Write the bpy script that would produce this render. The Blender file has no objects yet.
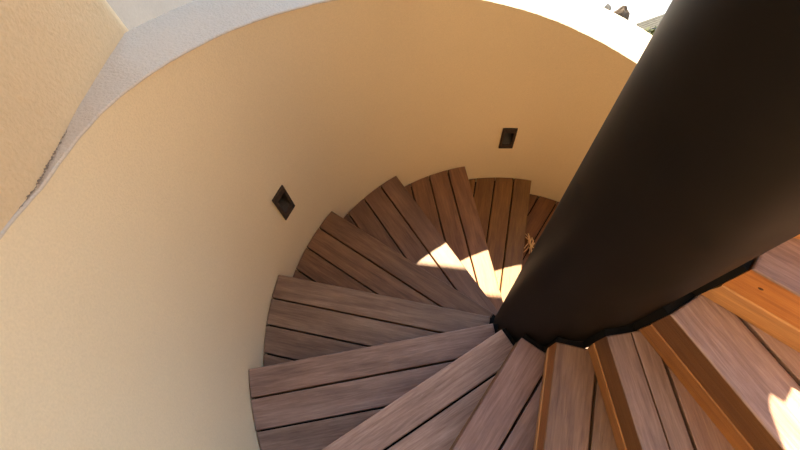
import bpy, bmesh, math, random
from mathutils import Vector, Matrix, Quaternion

random.seed(7)
S = 1.06                       # metres per stair radius: every length below is in radii of the stair well
RISE, DTH, TH0, OFF = 0.16451, 0.387704, 3.315199, -0.0316
RC = 0.13695                   # column radius
GROUND = -10 * RISE            # lower ground
sc = bpy.context.scene
COL = sc.collection
R = math.radians

# ------------------------------------------------------------------ materials
def new_mat(name):
    m = bpy.data.materials.new(name); m.use_nodes = True
    nt = m.node_tree
    return m, nt, nt.nodes['Principled BSDF']

def N(nt, t, **kw):
    n = nt.nodes.new(t)
    for k, v in kw.items(): setattr(n, k, v)
    return n

def ramp(nt, src, stops):
    r = N(nt, 'ShaderNodeValToRGB')
    while len(r.color_ramp.elements) > 1: r.color_ramp.elements.remove(r.color_ramp.elements[-1])
    for i, (p, c) in enumerate(stops):
        e = r.color_ramp.elements[0] if i == 0 else r.color_ramp.elements.new(p)
        e.position = p; e.color = (*c, 1)
    nt.links.new(src, r.inputs[0]); return r.outputs[0]

def mix(nt, a, b, fac, mode='MIX'):
    m = N(nt, 'ShaderNodeMix', data_type='RGBA', blend_type=mode)
    for s, v in ((m.inputs[0], fac), (m.inputs[6], a), (m.inputs[7], b)):
        if isinstance(v, (int, float)): s.default_value = v
        elif isinstance(v, tuple): s.default_value = (*v, 1)
        else: nt.links.new(v, s)
    return m.outputs[2]

def noise(nt, vec, scale, detail=4, rough=.55, dist=0):
    n = N(nt, 'ShaderNodeTexNoise'); n.inputs['Scale'].default_value = scale
    n.inputs['Detail'].default_value = detail; n.inputs['Roughness'].default_value = rough
    n.inputs['Distortion'].default_value = dist
    if vec is not None: nt.links.new(vec, n.inputs['Vector'])
    return n.outputs['Fac']

def bump(nt, bsdf, h, strength, dist):
    b = N(nt, 'ShaderNodeBump'); b.inputs['Strength'].default_value = strength
    b.inputs['Distance'].default_value = dist
    nt.links.new(h, b.inputs['Height']); nt.links.new(b.outputs[0], bsdf.inputs['Normal'])

def wood(name, dark, mid, light, tint_a, tint_b, rough, spec=.5, shade='Color'):
    m, nt, b = new_mat(name)
    tc = N(nt, 'ShaderNodeTexCoord'); oi = N(nt, 'ShaderNodeObjectInfo')
    mul = N(nt, 'ShaderNodeMath', operation='MULTIPLY'); mul.inputs[1].default_value = 53.0
    nt.links.new(oi.outputs['Random'], mul.inputs[0])
    add = N(nt, 'ShaderNodeVectorMath', operation='ADD')
    nt.links.new(tc.outputs['Object'], add.inputs[0]); nt.links.new(mul.outputs[0], add.inputs[1])
    def stretched(sx, sy):
        mp = N(nt, 'ShaderNodeMapping'); mp.inputs['Scale'].default_value = (sx, sy, sy)
        nt.links.new(add.outputs[0], mp.inputs['Vector']); return mp.outputs[0]
    fine = noise(nt, stretched(11, 150), 1.0, 6, .7, .4)
    band = noise(nt, stretched(1.6, 16), 1.0, 3, .5, 1.6)
    blot = noise(nt, stretched(4, 9), 1.0, 3, .5)
    c1 = ramp(nt, band, [(.28, dark), (.5, mid), (.72, light)])
    c2 = ramp(nt, fine, [(.34, dark), (.52, mid), (.70, light)])
    c = mix(nt, c1, c2, .5)
    tint = ramp(nt, oi.outputs['Random'], [(0, tint_a), (.35, (1, 1, 1)), (.7, tint_b), (1, (1.05, .98, .95))])
    c = mix(nt, c, tint, 1.0, 'MULTIPLY')
    c = mix(nt, c, ramp(nt, blot, [(.3, (.8, .78, .78)), (.6, (1.08, 1.06, 1.05))]), .8, 'MULTIPLY')
    c = mix(nt, c, oi.outputs[shade], 1.0, 'MULTIPLY')
    nt.links.new(c, b.inputs['Base Color'])
    b.inputs['Roughness'].default_value = rough; b.inputs['Specular IOR Level'].default_value = spec
    bump(nt, b, fine, .35, .004)
    return m

M_TOP = wood('weathered_hardwood', (.100, .052, .039), (.202, .118, .093), (.315, .205, .168), (.86, .85, .84), (1.06, 1.0, .93), .5)
M_FACE = wood('oiled_hardwood', (.23, .078, .018), (.39, .155, .038), (.52, .25, .07), (.92, .88, .85), (1.08, 1.05, 1.0), .5, .5, 'Alpha')
M_FACE2 = wood('oiled_hardwood_riser', (.30, .13, .045), (.47, .225, .08), (.62, .33, .13), (.85, .8, .75), (1.1, 1.05, 1.0), .5)

def plaster(name, ca, cb, grain=.5, gscale=260):
    m, nt, b = new_mat(name)
    tc = N(nt, 'ShaderNodeTexCoord')
    big = noise(nt, tc.outputs['Object'], 1.7, 4, .55)
    fin = noise(nt, tc.outputs['Object'], gscale, 3, .6)
    mid = noise(nt, tc.outputs['Object'], 22, 4, .6)
    c = ramp(nt, big, [(.3, ca), (.7, cb)])
    c = mix(nt, c, ramp(nt, fin, [(.3, (.9, .9, .9)), (.7, (1.06, 1.06, 1.06))]), .55, 'MULTIPLY')
    nt.links.new(c, b.inputs['Base Color'])
    b.inputs['Roughness'].default_value = .9; b.inputs['Specular IOR Level'].default_value = .2
    h = N(nt, 'ShaderNodeMath', operation='ADD'); nt.links.new(fin, h.inputs[0]); nt.links.new(mid, h.inputs[1])
    bump(nt, b, h.outputs[0], grain, .003)
    return m

M_WALL = plaster('ochre_plaster', (.745, .592, .378), (.785, .622, .398), .35, 200)
M_WALL2 = plaster('rough_ochre_render', (.62, .44, .25), (.68, .49, .285), .8, 120)
M_CAP = plaster('grey_cement_cap', (.52, .43, .335), (.60, .505, .40), .9, 150)
M_GROUND = plaster('pale_stone_ground', (.19, .21, .24), (.23, .25, .28), .4, 40)
M_CREAM = plaster('cream_facade_render', (.29, .25, .21), (.33, .285, .24), .4, 60)
M_GREY = plaster('grey_light_block', (.27, .30, .35), (.31, .34, .39), .4, 60)
M_SLAB = plaster('ochre_bounce_soffit', (.70, .50, .27), (.74, .53, .29), .2, 60)  # unseen slab tinted ochre to bounce warm light down the well
M_CRACK, _nt, _b = new_mat('crack_brown'); _b.inputs['Base Color'].default_value = (.26, .195, .14, 1); _b.inputs['Roughness'].default_value = 1  # flat brown of the crack strip on the cap

def simple(name, col, rough, metal=0., nscale=30, var=.25, bstr=.1, spec=.5):
    m, nt, b = new_mat(name)
    tc = N(nt, 'ShaderNodeTexCoord')
    n = noise(nt, tc.outputs['Object'], nscale, 4, .6)
    lo = tuple(c * (1 - var) for c in col); hi = tuple(c * (1 + var) for c in col)
    nt.links.new(ramp(nt, n, [(.3, lo), (.7, hi)]), b.inputs['Base Color'])
    b.inputs['Roughness'].default_value = rough; b.inputs['Metallic'].default_value = metal
    b.inputs['Specular IOR Level'].default_value = spec
    if bstr: bump(nt, b, n, bstr, .002)
    return m

M_STEEL = simple('dark_bronze_paint', (.0075, .0056, .0046), .55, 0, 9, .2, .03, .12)
M_BRK = simple('black_steel', (.008, .007, .006), .7, 0, 60, spec=.1)
M_BOLT = simple('dull_zinc', (.03, .028, .026), .55, .1, 80, spec=.2)
M_LAMP = simple('dark_bronze_lamp', (.046, .03, .021), .55, .0, 60, spec=.2)
M_LAMPIN = simple('black_recess', (.010, .008, .007), .6, 0, 60)
M_LENS = simple('smoked_lens', (.040, .033, .028), .5, 0, 60, spec=.3)
M_STRAW = simple('dry_straw', (.85, .58, .27), .8, 0, 60)
M_ROCK = simple('tan_rock', (.055, .04, .028), .9, 0, 20, .3, .5)
M_ROCKD = simple('dark_rock', (.035, .034, .033), .9, 0, 20, .3, .5)
M_DECK = simple('grey_slats', (.035, .034, .028), .8, 0, 30)
M_LEAF = simple('shrub_leaf', (.03, .04, .008), .7, 0, 20)
M_KNOT = simple('dark_knot', (.07, .025, .01), .7, 0, 120)

# ------------------------------------------------------------------ helpers
def finish(name, bm, mats, parent=None, smooth=False, bevel=0):
    if bevel:
        es = [e for e in bm.edges if len(e.link_faces) == 2 and e.calc_face_angle(0) > .6]
        bmesh.ops.bevel(bm, geom=es, offset=bevel, segments=2, affect='EDGES', profile=.6)
    for v in bm.verts: v.co *= S
    bmesh.ops.recalc_face_normals(bm, faces=bm.faces[:])
    me = bpy.data.meshes.new(name); bm.to_mesh(me); bm.free()
    if smooth:
        for p in me.polygons: p.use_smooth = True
    for m in (mats if isinstance(mats, (list, tuple)) else [mats]): me.materials.append(m)
    o = bpy.data.objects.new(name, me); COL.objects.link(o)
    if parent: o.parent = parent
    return o

def box(bm, x0, x1, y0, y1, z0, z1, mat=0):
    vs = [bm.verts.new((x, y, z)) for z in (z0, z1) for y in (y0, y1) for x in (x0, x1)]
    fs = [bm.faces.new([vs[i] for i in f]) for f in ((0, 2, 3, 1), (4, 5, 7, 6), (0, 1, 5, 4), (2, 6, 7, 3), (0, 4, 6, 2), (1, 3, 7, 5))]
    for f in fs: f.material_index = mat
    return vs

def prism(bm, poly, z0, z1):
    lo = [bm.verts.new((x, y, z0)) for x, y in poly]; hi = [bm.verts.new((x, y, z1)) for x, y in poly]
    n = len(poly); fs = []
    fs.append(bm.faces.new(hi)); fs.append(bm.faces.new(lo[::-1]))
    for i in range(n): fs.append(bm.faces.new((lo[i], lo[(i+1) % n], hi[(i+1) % n], hi[i])))
    return fs

def empty(name, loc, rotz=0, label=None, cat=None, group=None):
    o = bpy.data.objects.new(name, None); COL.objects.link(o)
    o.empty_display_size = .1
    o.location = Vector(loc) * S; o.rotation_euler = (0, 0, rotz)
    tag(o, label, cat, group); return o

def tag(o, label=None, cat=None, group=None, kind=None):
    if label: o['label'] = label
    if cat: o['category'] = cat
    if group: o['group'] = group
    if kind: o['kind'] = kind
    return o

def clip(poly, a, b, c):
    """keep the part of a polygon with a*x+b*y<=c"""
    out = []
    for i in range(len(poly)):
        p, q = poly[i], poly[(i+1) % len(poly)]
        dp, dq = a*p[0]+b*p[1]-c, a*q[0]+b*q[1]-c
        if dp <= 0: out.append(p)
        if (dp < 0 < dq) or (dq < 0 < dp):
            t = dp/(dp-dq); out.append((p[0]+t*(q[0]-p[0]), p[1]+t*(q[1]-p[1])))
    return out

def clip_circle(poly, rad):
    for i in range(-30, 31):
        a = R(i)
        poly = clip(poly, math.cos(a), math.sin(a), rad)
    return poly

# ------------------------------------------------------------------ wall top line (follows the pitch of the stair in view)
CAPT = [(65.7, .2062), (83.6, .3405), (98.4, .4545), (128.9, .6835), (142.96, .7898), (151.3, .8535), (159.3, .9145), (167.5, .969), (178.4, 1.025), (183, 1.062)]
def zcap(deg):
    if deg > 196: return min(2.478, zcap(196) + (deg-196)*.09)  # unseen stretch raised to the slab to bounce warm sunlight inward
    if deg <= CAPT[0][0]: return CAPT[0][1] + (deg-CAPT[0][0])*.00755
    for (a, za), (b, zb) in zip(CAPT, CAPT[1:]):
        if deg <= b: return za + (zb-za)*(deg-a)/(b-a)
    return CAPT[-1][1] + (deg-CAPT[-1][0])*.00755

# ------------------------------------------------------------------ round stair-well wall
RO, CAPH = 1.16, .005
A0, A1 = -58.0, 258.0  # far end cut short out of view, limiting sunlight bounced onto the left
bm = bmesh.new()
rows = []
na = 208
for i in range(na+1):
    d = A0 + (A1-A0)*i/na; a = R(d); t = zcap(d)-CAPH
    rows.append([bm.verts.new((r*math.cos(a), r*math.sin(a), z)) for r, z in ((1, GROUND-.02), (1, t), (RO, t), (RO, GROUND-.02))])
for p, q in zip(rows, rows[1:]):
    for j in range(4):
        bm.faces.new((p[j], q[j], q[(j+1) % 4], p[(j+1) % 4]))
bm.faces.new(rows[0]); bm.faces.new(rows[-1][::-1])
wall = finish('wall_back', bm, M_WALL); tag(wall, 'curved ochre plaster wall around the spiral stair', 'wall', kind='structure')
wall.data.set_sharp_from_angle(angle=R(30)) if hasattr(wall.data, 'set_sharp_from_angle') else None
for p in wall.data.polygons: p.use_smooth = True

bm = bmesh.new(); rows = []
na = 416
for i in range(na+1):
    d = A0 + (A1-A0)*i/na; a = R(d); t = zcap(d)
    w = .0011*math.sin(d*.31)+.0006*math.sin(d*.77+1)+.0005*math.sin(d*1.73)
    ri = 1-.002+w*.8
    rows.append([bm.verts.new((r*math.cos(a), r*math.sin(a), z)) for r, z in
                 ((ri, t-CAPH), (ri, t-.0025), (ri+.003, t), (1.08, t+.002), (RO-.004, t), (RO, t-.0025), (RO, t-CAPH))])
for p, q in zip(rows, rows[1:]):
    for j in range(7): bm.faces.new((p[j], q[j], q[(j+1) % 7], p[(j+1) % 7]))
bm.faces.new(rows[0]); bm.faces.new(rows[-1][::-1])
cap = finish('trim_1', bm, M_CAP); tag(cap, 'grey cement top of the curved ochre wall', 'wall cap', kind='structure')
for p in cap.data.polygons: p.use_smooth = True
cap.data.set_sharp_from_angle(angle=R(30))

# ------------------------------------------------------------------ recessed step lights in the wall
def step_light(deg, zc, hw, hh, label):
    a = R(deg)
    # local frame: x along the wall, y towards the wall (outwards), z up
    M = Matrix.Translation(Vector((math.cos(a), math.sin(a), zc))*S) @ Matrix.Rotation(a-math.pi/2, 4, 'Z')
    bm = bmesh.new(); box(bm, -hw*.93, hw*.93, -.03, .075, -hh*.93, hh*.93)
    cut = finish('cutter', bm, M_WALL); cut.matrix_world = M
    md = wall.modifiers.new('cut', 'BOOLEAN'); md.object = cut; md.operation = 'DIFFERENCE'; md.solver = 'EXACT'
    dg = bpy.context.evaluated_depsgraph_get(); dg.update()
    me = bpy.data.meshes.new_from_object(wall.evaluated_get(dg))
    wall.modifiers.clear(); old = wall.data; wall.data = me; bpy.data.meshes.remove(old)
    cm = cut.data; bpy.data.objects.remove(cut); bpy.data.meshes.remove(cm)
    root = empty('step_light', (0, 0, 0), 0, label, 'step light', 'recessed step lights along the curved wall')
    root.matrix_world = M
    # bezel: square frame with bevelled inner edge
    bm = bmesh.new()
    loops = []
    iw, ih = hw*.58, hh*.58
    for (x, z, y) in ((hw, hh, .006), (hw, hh, -.006), (hw*.95, hh*.95, -.008), (iw*1.08, ih*1.08, -.008), (iw, ih, .004), (iw, ih, .045)):
        loops.append([bm.verts.new((sx*x, y, sz*z)) for sx, sz in ((-1, -1), (1, -1), (1, 1), (-1, 1))])
    for p, q in zip(loops, loops[1:]):
        for j in range(4): bm.faces.new((p[j], p[(j+1) % 4], q[(j+1) % 4], q[j]))
    finish('bezel', bm, M_LAMP, root)
    # recess: dark box with a sloping lower reflector
    bm = bmesh.new()
    v = box(bm, -iw, iw, .045, .050, -ih, ih)
    finish('recess_back', bm, M_LAMPIN, root)
    bm = bmesh.new()
    pts = [(-iw, .043, ih*.25), (iw, .043, ih*.25), (iw, -.002, -ih*.99), (-iw, -.002, -ih*.99)]
    vs = [bm.verts.new(p) for p in pts] + [bm.verts.new((p[0], p[1]+.003, p[2]-.006)) for p in pts]
    for f in ((0, 1, 2, 3), (7, 6, 5, 4), (0, 4, 5, 1), (1, 5, 6, 2), (2, 6, 7, 3), (3, 7, 4, 0)): bm.faces.new([vs[i] for i in f])
    finish('reflector', bm, M_LENS, root)
    for sx in (-1, 1):
        for sz in (-1, 1):
            bm = bmesh.new(); bmesh.ops.create_cone(bm, cap_ends=True, segments=12, radius1=hw*.07, radius2=hw*.05, depth=.003)
            bmesh.ops.rotate(bm, verts=bm.verts, matrix=Matrix.Rotation(math.pi/2, 3, 'X'))
            bmesh.ops.translate(bm, verts=bm.verts, vec=(sx*hw*.8, -.0085, sz*hh*.8))
            finish('screw', bm, M_LAMPIN, root)
    return root

step_light(87.9, -.4145, .0345, .0885, 'dark recessed step light at the back of the curved wall, smaller, near the column')
step_light(153.85, .0815, .034, .0865, 'dark recessed step light on the left of the curved wall, looking like a diamond')

# ------------------------------------------------------------------ plane building wall tangent to the well
PA = R(184.5); PN = Vector((math.cos(PA), math.sin(PA))); PT = Vector((-PN.y, PN.x))      # PT runs towards -y
PD = 1.0012
def wl(s, d): p = PN*(PD+d) + PT*(-s); return (p.x, p.y)                                        # s grows towards +y
SE = .665
bm = bmesh.new()
poly = [wl(-3.2, 0)]
rb = .10
for i in range(9):
    b = i/8*math.pi/2
    poly.append(wl(SE-rb+rb*math.sin(b), rb-rb*math.cos(b)))
poly += [wl(SE, .35), wl(-3.2, .35)]
prism(bm, poly[::-1], GROUND, 3.2)
wl_o = finish('wall_left', bm, M_WALL2); tag(wl_o, 'flat rough ochre wall rising behind the cap on the left', 'wall', kind='structure')
for p in wl_o.data.polygons: p.use_smooth = abs(p.normal.z) < .5
wl_o.data.set_sharp_from_angle(angle=R(25))

# facade set back beyond the corner
bm = bmesh.new(); box(bm, -2.5, -2.1, .3, 2.75, GROUND, 3.0)
tag(finish('wall_far', bm, M_CREAM), 'cream rendered facade beyond the corner at top left', 'wall', kind='structure')

# broken, crumbling joint where the cap dies into the flat wall
bm = bmesh.new(); prevv = None
for i in range(70):
    d = 170.5 + 10.5*i/69; a = R(d); r = (PD-.002)/math.cos(a-PA) - .0015 + random.uniform(-.002, .001)
    hw = max(.0, random.uniform(-.0015, .0034))*(1 if 172 < d < 179.5 else .6) + .0004
    z = zcap(d) + .0032
    cur = [bm.verts.new(((r+o)*math.cos(a), (r+o)*math.sin(a), z)) for o in (-hw, hw)]
    if prevv: bm.faces.new((prevv[0], prevv[1], cur[1], cur[0]))
    prevv = cur
finish('crack', bm, M_CRACK, cap)

# unseen wall added behind the viewer to bounce warm light into the well
bm = bmesh.new(); box(bm, -2.6, 2.3, -1.6, -1.2, GROUND, 6.0)
tag(finish('bounce_wall', bm, M_WALL2), 'unseen ochre wall added behind the stair to bounce warm light', 'wall', kind='structure')

# ------------------------------------------------------------------ upper terrace with the round stair opening
def yedge(x): return 1.628 - .128*x
bm = bmesh.new()
X0, X1, Y0 = -2.6, 1.04, -1.2
outer_c = [(X1, Y0), (X1, yedge(X1)), (X0, yedge(X0)), (X0, Y0)]
angs = sorted(set([round(i*5.0, 3) for i in range(72)] + [round(math.degrees(math.atan2(y, x)) % 360, 3) for x, y in outer_c]))
def rect_hit(a):
    best = 1e9; c, s = math.cos(a), math.sin(a)
    for i in range(4):
        (x1, y1), (x2, y2) = outer_c[i], outer_c[(i+1) % 4]
        ex, ey = x2-x1, y2-y1; den = c*ey - s*ex
        if abs(den) < 1e-9: continue
        t = (x1*ey - y1*ex)/den; u = (x1*s - y1*c)/den
        if t > 0 and -1e-4 <= u <= 1.0001: best = min(best, t)
    return best*c, best*s
rg = []
for d in angs:
    a = R(d); ox, oy = rect_hit(a)
    rg.append([bm.verts.new(v) for v in ((1.01*math.cos(a), 1.01*math.sin(a), 2.48), (1.01*math.cos(a), 1.01*math.sin(a), 2.632), (ox, oy, 2.632), (ox, oy, 2.48))])
for p, q in zip(rg, rg[1:]+rg[:1]):
    for j in range(4): bm.faces.new((p[j], q[j], q[(j+1) % 4], p[(j+1) % 4]))
tag(finish('ceiling', bm, M_SLAB), 'upper terrace slab above the stair', 'ceiling', kind='structure')

bm = bmesh.new(); box(bm, 2.3, 2.5, -6, 2.2, GROUND, 2.6)  # out-of-view wall added to cut light coming in from the right
tag(finish('light_block_right', bm, M_GREY), 'unseen grey wall added right of the stair to block light', 'wall', kind='structure')

# ------------------------------------------------------------------ ground
bm = bmesh.new(); box(bm, -14, 16, -6, 26, GROUND-.2, GROUND)
tag(finish('floor', bm, M_GROUND), 'pale sunlit stone ground beyond the curved wall', 'ground', kind='structure')

# ------------------------------------------------------------------ central column
col = empty('round_column', (0, 0, GROUND), 0, 'thick dark bronze round steel column in the middle of the spiral stair', 'column')
bm = bmesh.new(); rings = []
for z in (0, 6.0):
    rings.append([bm.verts.new((RC*math.cos(R(i*3.75)), RC*math.sin(R(i*3.75)), z)) for i in range(96)])
for i in range(96): bm.faces.new((rings[0][i], rings[0][(i+1) % 96], rings[1][(i+1) % 96], rings[1][i]))
bm.faces.new(rings[0][::-1]); bm.faces.new(rings[1])
o = finish('shaft', bm, M_STEEL, col)
for p in o.data.polygons: p.use_smooth = len(p.vertices) == 4
bm = bmesh.new(); bmesh.ops.create_cone(bm, cap_ends=True, segments=64, radius1=.2, radius2=.2, depth=.02)
bmesh.ops.translate(bm, verts=bm.verts, vec=(0, 0, .011)); finish('base_plate', bm, M_STEEL, col)
bm = bmesh.new(); bmesh.ops.create_cone(bm, cap_ends=True, segments=64, radius1=.15, radius2=.145, depth=.02)
bmesh.ops.translate(bm, verts=bm.verts, vec=(0, 0, 6.01)); finish('cap_plate', bm, M_STEEL, col)

# ------------------------------------------------------------------ steps
TN = .082                                # depth of the nosing board
CH = .151                                # inner chord of every board
GAP = .0062
ROUT = .997
edges = [OFF, .0625, .0685, .1665, .1725, .2715, .2775, .376]
def next_riser(poly, lim):
    # stay in front of the riser of the next step up (its frame is turned by +DTH): n'.P <= lim
    nx, ny = -math.sin(DTH), math.cos(DTH)
    return clip(poly, nx, ny, lim)
def board_poly(y0, y1, lim=-.019):
    poly = [(CH, y0), (1.05, y0), (1.05, y1), (CH, y1)]
    poly = next_riser(poly, lim)
    return clip_circle(poly, ROUT) if len(poly) > 2 else []
def board_mesh(name, poly, z0, z1, mats, bev=.0022, below=.35):
    bm = bmesh.new(); prism(bm, poly, z0, z1)
    bmesh.ops.remove_doubles(bm, verts=bm.verts, dist=1e-4)
    bmesh.ops.dissolve_degenerate(bm, dist=1e-4, edges=bm.edges)
    bmesh.ops.recalc_face_normals(bm, faces=bm.faces[:])
    es = [e for e in bm.edges if len(e.link_faces) == 2 and e.calc_face_angle(0) > .5 and (e.verts[0].co.z > z1-1e-5 and e.verts[1].co.z > z1-1e-5)]
    bmesh.ops.bevel(bm, geom=es, offset=bev, segments=2, affect='EDGES', profile=.5)
    bm.normal_update()
    for f in bm.faces: f.material_index = 0 if f.normal.z > below or len(mats) == 1 else 1
    return finish(name, bm, mats)

def make_step():
    root = empty('stair_step', (0, 0, 0))
    parts = []
    p = clip_circle([(CH, OFF), (1.05, OFF), (1.05, .0625), (CH, .0625)], ROUT)
    p = next_riser(p, .06)
    parts.append(board_mesh('nosing_board', p, -TN, 0, [M_TOP, M_FACE], .0035))
    for y0, y1 in ((.0685, .1665), (.1725, .2715), (.2775, .376)):
        q = board_poly(y0, y1, .0)
        if len(q) > 2: parts.append(board_mesh('tread_board', q, -.034, 0, [M_TOP]))
    # riser: a paler board below the nosing, its top edge standing a hair proud
    bm = bmesh.new()
    x0, x1 = CH+.001, .985
    zt, zb = -TN-.001, -RISE+.0005
    prof = [(OFF-.0022, zt-.002), (OFF-.0002, zt), (OFF+.022, zt), (OFF+.029, zb), (OFF+.0085, zb)]
    a = [bm.verts.new((x0, y, z)) for y, z in prof]; b = [bm.verts.new((x1, y, z)) for y, z in prof]
    n = len(prof); bm.faces.new(a); bm.faces.new(b[::-1])
    for i in range(n): bm.faces.new((a[i], b[i], b[(i+1) % n], a[(i+1) % n]))
    parts.append(finish('riser_board', bm, M_FACE2))
    # panel added to block sun through the board gaps, and a black collar piece round the column
    q = [(CH-.001, OFF+.02), (1.05, OFF+.02), (1.05, .45), (CH-.001, .45)]
    q = clip_circle(next_riser(q, .02), ROUT-.002)
    parts.append(board_mesh('underside_panel', q, -.046, -.036, [M_BRK, M_FACE], .0005, -.5))  # black top keeps the gaps dark, orange underside bounces warm light
    bm = bmesh.new(); rr = []
    a0 = math.atan((OFF+.0005)/CH)
    for i in range(9):
        a = a0 + (DTH+.06)*i/8; ro = (CH-.001)/math.cos(a)
        rr.append([bm.verts.new((r*math.cos(a), r*math.sin(a), z)) for r, z in ((RC+.0006, -RISE+.001), (ro, -RISE+.001), (ro, -.010), (RC+.0006, -.010))])
    for p, q in zip(rr, rr[1:]):
        for j in range(4): bm.faces.new((p[j], q[j], q[(j+1) % 4], p[(j+1) % 4]))
    bm.faces.new(rr[0]); bm.faces.new(rr[-1][::-1])
    parts.append(finish('gap_filler', bm, M_BRK))  # black filler added to keep the gap at the column dark
    # steel bracket welded to the column under the boards
    bm = bmesh.new()
    box(bm, RC+.0006, .34, .004, .014, -.118, -TN-.002)
    box(bm, CH-.006, CH+.0005, -.020, .05, -.135, -.05)
    parts.append(finish('bracket', bm, M_BRK, None, bevel=.0012))
    for yy in (-.008, .036):
        bm = bmesh.new(); bmesh.ops.create_cone(bm, cap_ends=True, segments=6, radius1=.0065, radius2=.0065, depth=.006)
        bmesh.ops.rotate(bm, verts=bm.verts, matrix=Matrix.Rotation(math.pi/2, 3, 'Y'))
        bmesh.ops.translate(bm, verts=bm.verts, vec=(CH+.002, yy, -.07))
        parts.append(finish('bolt', bm, M_BOLT))
    for o in parts: o.parent = root
    return root, parts

UP = 'weathered wooden spiral step overhead, above the top of the picture'
HID = 'weathered wooden spiral step low down, hidden behind the dark column'
LABELS = {
 -7: 'topmost spiral step at the right edge, only the orange corner of its front showing',
 -6: 'spiral step at the right edge with a dark knot in its orange front',
 -5: 'spiral step with a jagged sun patch in the lower right corner',
 -4: 'spiral step with a fine split along its front board, below the jagged sun patch',
 -3: 'spiral step running straight down to the bottom edge, leftmost with an orange front',
 -2: 'reddish spiral step at the bottom edge, between the straight and the diagonal step',
 -1: 'pale diagonal spiral step from the column foot towards the lower left',
 0: 'spiral step reaching furthest left, three boards showing at its wall end',
 1: 'spiral step just above the one that reaches furthest left, with a light brown front board',
 2: 'shaded spiral step below the diamond-like step light, slanting down to the right',
 3: 'spiral step with the leftmost corner of the sun patch on it',
 4: 'spiral step crossed by the middle of the sun patch behind the column foot',
 5: 'spiral step with the rightmost piece of the sun patch, under the smaller step light',
 6: 'dark spiral step half hidden behind the column, with dry straw on it',
}
GRP = 'weathered hardwood steps of the spiral stair'
SHIFT = {-1: -.009, -2: -.009, -3: -.004, -8: -.02, -9: -.04}
SHIFT.update({k: -.05 for k in range(-16, -9)})  # overhead steps pushed forward to shape the jagged sun patch
#     weathering and warm bounce light tinted into top boards; riser board; nosing's front
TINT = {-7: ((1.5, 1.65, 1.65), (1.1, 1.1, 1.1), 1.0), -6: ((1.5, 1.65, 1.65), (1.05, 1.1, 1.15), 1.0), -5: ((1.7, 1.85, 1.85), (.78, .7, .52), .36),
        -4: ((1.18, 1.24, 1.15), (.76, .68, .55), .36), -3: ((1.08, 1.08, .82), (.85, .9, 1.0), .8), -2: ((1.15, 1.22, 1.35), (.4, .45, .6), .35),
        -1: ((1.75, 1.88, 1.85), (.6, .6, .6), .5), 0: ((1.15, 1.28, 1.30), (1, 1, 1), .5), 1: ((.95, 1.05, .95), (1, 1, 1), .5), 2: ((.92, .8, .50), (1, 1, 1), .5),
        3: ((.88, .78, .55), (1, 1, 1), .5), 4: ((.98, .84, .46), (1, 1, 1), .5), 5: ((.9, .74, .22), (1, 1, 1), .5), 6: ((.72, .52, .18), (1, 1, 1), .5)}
def put(root, k):
    th = TH0 - k*DTH; sh = SHIFT.get(k, 0)
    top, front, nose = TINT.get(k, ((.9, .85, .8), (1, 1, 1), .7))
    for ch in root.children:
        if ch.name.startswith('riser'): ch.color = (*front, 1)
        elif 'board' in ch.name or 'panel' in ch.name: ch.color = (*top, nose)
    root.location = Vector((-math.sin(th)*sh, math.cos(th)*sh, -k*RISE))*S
    root.rotation_euler = (0, 0, th)
    if k in LABELS: tag(root, LABELS[k], 'step', GRP)
    elif k < 0: tag(root, UP, 'step', 'steps of the flight overhead')
    else: tag(root, HID, 'step', 'steps hidden behind the column')
root0, parts0 = make_step()
put(root0, 0)
STEP = {0: root0}
for k in list(range(-16, 0)) + list(range(1, 10)):
    r = root0.copy(); COL.objects.link(r)
    for pt in parts0:
        c = pt.copy(); COL.objects.link(c); c.parent = r
    put(r, k); STEP[k] = r
    if k <= -8:                      # overhead flight: no collar piece
        for c in list(r.children):
            if c.name.startswith('gap_filler'): bpy.data.objects.remove(c)

# the split front board of one step, and the knot in the front of another
for ch in list(STEP[-4].children):
    if ch.name.startswith('nosing_board'):
        bpy.data.objects.remove(ch)
for y0, y1 in ((OFF, .0188), (.0206, .0625)):
    q = next_riser(clip_circle([(CH, y0), (1.05, y0), (1.05, y1), (CH, y1)], ROUT), .06)
    o = board_mesh('nosing_board', q, -TN, 0, [M_TOP, M_FACE], .0025); o.parent = STEP[-4]; o.color = (*TINT[-4][0], TINT[-4][2])
bm = bmesh.new(); bmesh.ops.create_uvsphere(bm, u_segments=16, v_segments=8, radius=1)
bmesh.ops.scale(bm, verts=bm.verts, vec=(.004, .0012, .003)); bmesh.ops.translate(bm, verts=bm.verts, vec=(.185, OFF, -.036))
finish('wood_knot', bm, M_KNOT, STEP[-6], True)

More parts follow.
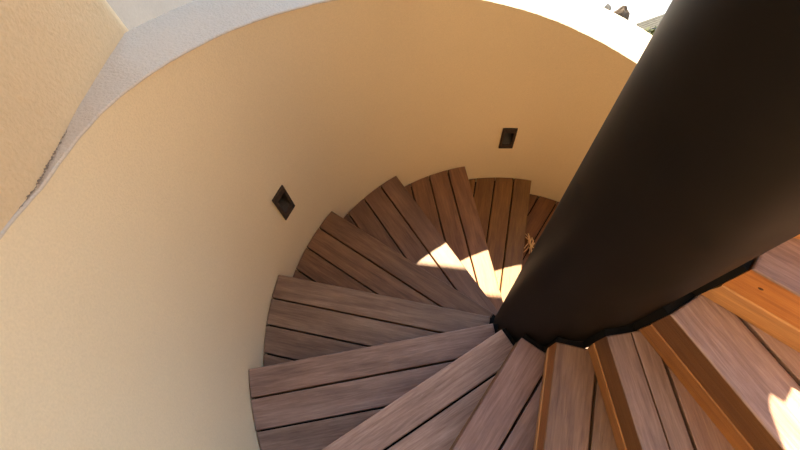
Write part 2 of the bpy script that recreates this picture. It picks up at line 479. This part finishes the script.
# ------------------------------------------------------------------ dry straw on the step behind the column
bm = bmesh.new()
def tube(bm, pts, r):
    prev = None
    for i, p in enumerate(pts):
        d = (pts[min(i+1, len(pts)-1)]-pts[max(i-1, 0)]).normalized()
        u = d.cross(Vector((0, 0, 1))).normalized(); w = u.cross(d)
        rr = r*(1-.6*i/len(pts))
        ring = [bm.verts.new(p + (u*math.cos(t)+w*math.sin(t))*rr) for t in (0, 1.257, 2.513, 3.77, 5.027)]
        if prev:
            for j in range(5): bm.faces.new((prev[j], prev[(j+1) % 5], ring[(j+1) % 5], ring[j]))
        else: bm.faces.new(ring[::-1])
        prev = ring
    bm.faces.new(prev)
Z6 = -6*RISE
base = Vector((.204, .636, Z6+.012))
nx5, ny5 = -math.sin(TH0-5*DTH), math.cos(TH0-5*DTH)
for i in range(22):
    a = random.uniform(0.75, 2.1) if i % 3 else random.uniform(-2.4, -1.2)
    L = random.uniform(.03, .065)
    b0 = base + Vector((random.uniform(-.008, .012), random.uniform(-.025, .025), random.uniform(0, .012)))
    bend = random.uniform(-.5, .5); pts = []
    for j in range(5):
        t = j/4
        pts.append(b0 + Vector((math.cos(a+bend*t)*L*t, math.sin(a+bend*t)*L*t, .02*math.sin(t*2.5)*random.uniform(.6, 1))))
    for q in pts:
        over = q.x*nx5 + q.y*ny5 - (OFF-.008)
        if over > 0: q.x -= nx5*over; q.y -= ny5*over
        q.z = max(q.z, Z6+.005)
    tube(bm, pts, .0036)
tag(finish('dry_straw', bm, M_STRAW, None, True), 'small tuft of dry straw on the dark step beside the column', 'straw')

# ------------------------------------------------------------------ things on the sunlit ground beyond the wall
def rock(name, loc, sx, sy, sz, mat, label, point=False):
    bm = bmesh.new(); bmesh.ops.create_icosphere(bm, subdivisions=3, radius=1)
    for v in bm.verts:
        k = 1 + .18*math.sin(v.co.x*5+loc[0]*9) * math.cos(v.co.y*4) + .1*math.sin(v.co.z*7+v.co.y*3)
        v.co *= k
        if point and v.co.z > 0: v.co.x *= 1-.6*v.co.z; v.co.y *= 1-.6*v.co.z
        v.co.x *= sx; v.co.y *= sy; v.co.z = (v.co.z+.8)*sz
    o = finish(name, bm, mat); o.location = Vector(loc)*S
    return tag(o, label, 'rock', 'rocks beyond the wall')
rock('garden_rock', (1.285, 2.88, GROUND), .085, .055, .10, M_ROCK, 'tan pointed rock on the white ground beyond the wall', True)
rock('garden_rock', (1.22, 3.02, GROUND), .03, .04, .03, M_ROCKD, 'small grey rock left of the tan pointed rock beyond the wall')
dk = empty('garden_deck', (1.55, 2.83, GROUND), R(21), 'low grey slatted deck beyond the wall, next to the column edge', 'deck')
for i in range(5):
    bm = bmesh.new(); box(bm, -.11, .3, -.05+i*.02, -.05+i*.02+.017, .02, .03); finish('slat', bm, M_DECK, dk)
for x in (-.09, .08, .27):
    bm = bmesh.new(); box(bm, x-.012, x+.012, -.05, .047, .0, .02); finish('bearer', bm, M_DECK, dk)
bm = bmesh.new()
for i in range(900):
    h = random.random()**.6
    c = Vector((random.gauss(0, .022*(1.15-.5*h)), random.gauss(0, .018*(1.15-.5*h)), .05+h*1.74))
    q = Quaternion((random.random(), random.random(), random.random()), random.random()*6)
    vs = [bm.verts.new(c + q @ Vector(p)) for p in ((0, -.016, 0), (.007, 0, .002), (0, .016, 0), (-.007, 0, .002))]
    bm.faces.new(vs)
sh = empty('garden_shrub', (.535, 1.125, GROUND), 0, 'green shrub top peeping over the white wall cap beside the column', 'shrub')
finish('foliage', bm, M_LEAF, sh)
bm = bmesh.new(); bmesh.ops.create_cone(bm, cap_ends=True, segments=10, radius1=.014, radius2=.005, depth=1.5)
bmesh.ops.translate(bm, verts=bm.verts, vec=(0, 0, .75)); finish('stem', bm, M_KNOT, sh)

# ------------------------------------------------------------------ light
w = bpy.data.worlds.new('sky'); sc.world = w; w.use_nodes = True
nt = w.node_tree; bg = nt.nodes['Background']
tc = N(nt, 'ShaderNodeTexCoord'); sep = N(nt, 'ShaderNodeSeparateXYZ')
nt.links.new(tc.outputs['Generated'], sep.inputs[0])
nt.links.new(ramp(nt, sep.outputs[2], [(0, (.66, .83, 1.0)), (.25, (.45, .69, 1.0)), (1, (.36, .59, 1.0))]), bg.inputs[0])
bg.inputs[1].default_value = 2.6
sd = bpy.data.lights.new('sun', 'SUN'); sd.energy = 23.0; sd.angle = R(.53); sd.color = (1.0, .83, .56)
so = bpy.data.objects.new('sun', sd); COL.objects.link(so)
az, el = R(97), R(66)
so.rotation_euler = Vector((math.cos(az)*math.cos(el), math.sin(az)*math.cos(el), math.sin(el))).to_track_quat('Z', 'Y').to_euler()
so.location = (0, 6, 8)

# ------------------------------------------------------------------ camera
cd = bpy.data.cameras.new('camera'); cam = bpy.data.objects.new('camera', cd); COL.objects.link(cam)
cd.sensor_width = 36; cd.lens = 496.2376*36/800; cd.clip_start = .02
rot = Matrix(((0.99826885, 0.02249922, 0.05434224), (0.0, 0.92394007, -0.38253725), (-0.05881576, 0.38187502, 0.92234059)))
cam.matrix_world = Matrix.Translation(Vector((-.371299, -.333404, 1.710654))*S) @ rot.to_4x4()
sc.camera = cam
vs = sc.view_settings
vs.view_transform = 'Standard'; vs.look = 'None'; vs.gamma = 1; vs.exposure = 0.36; vs.use_curve_mapping = False
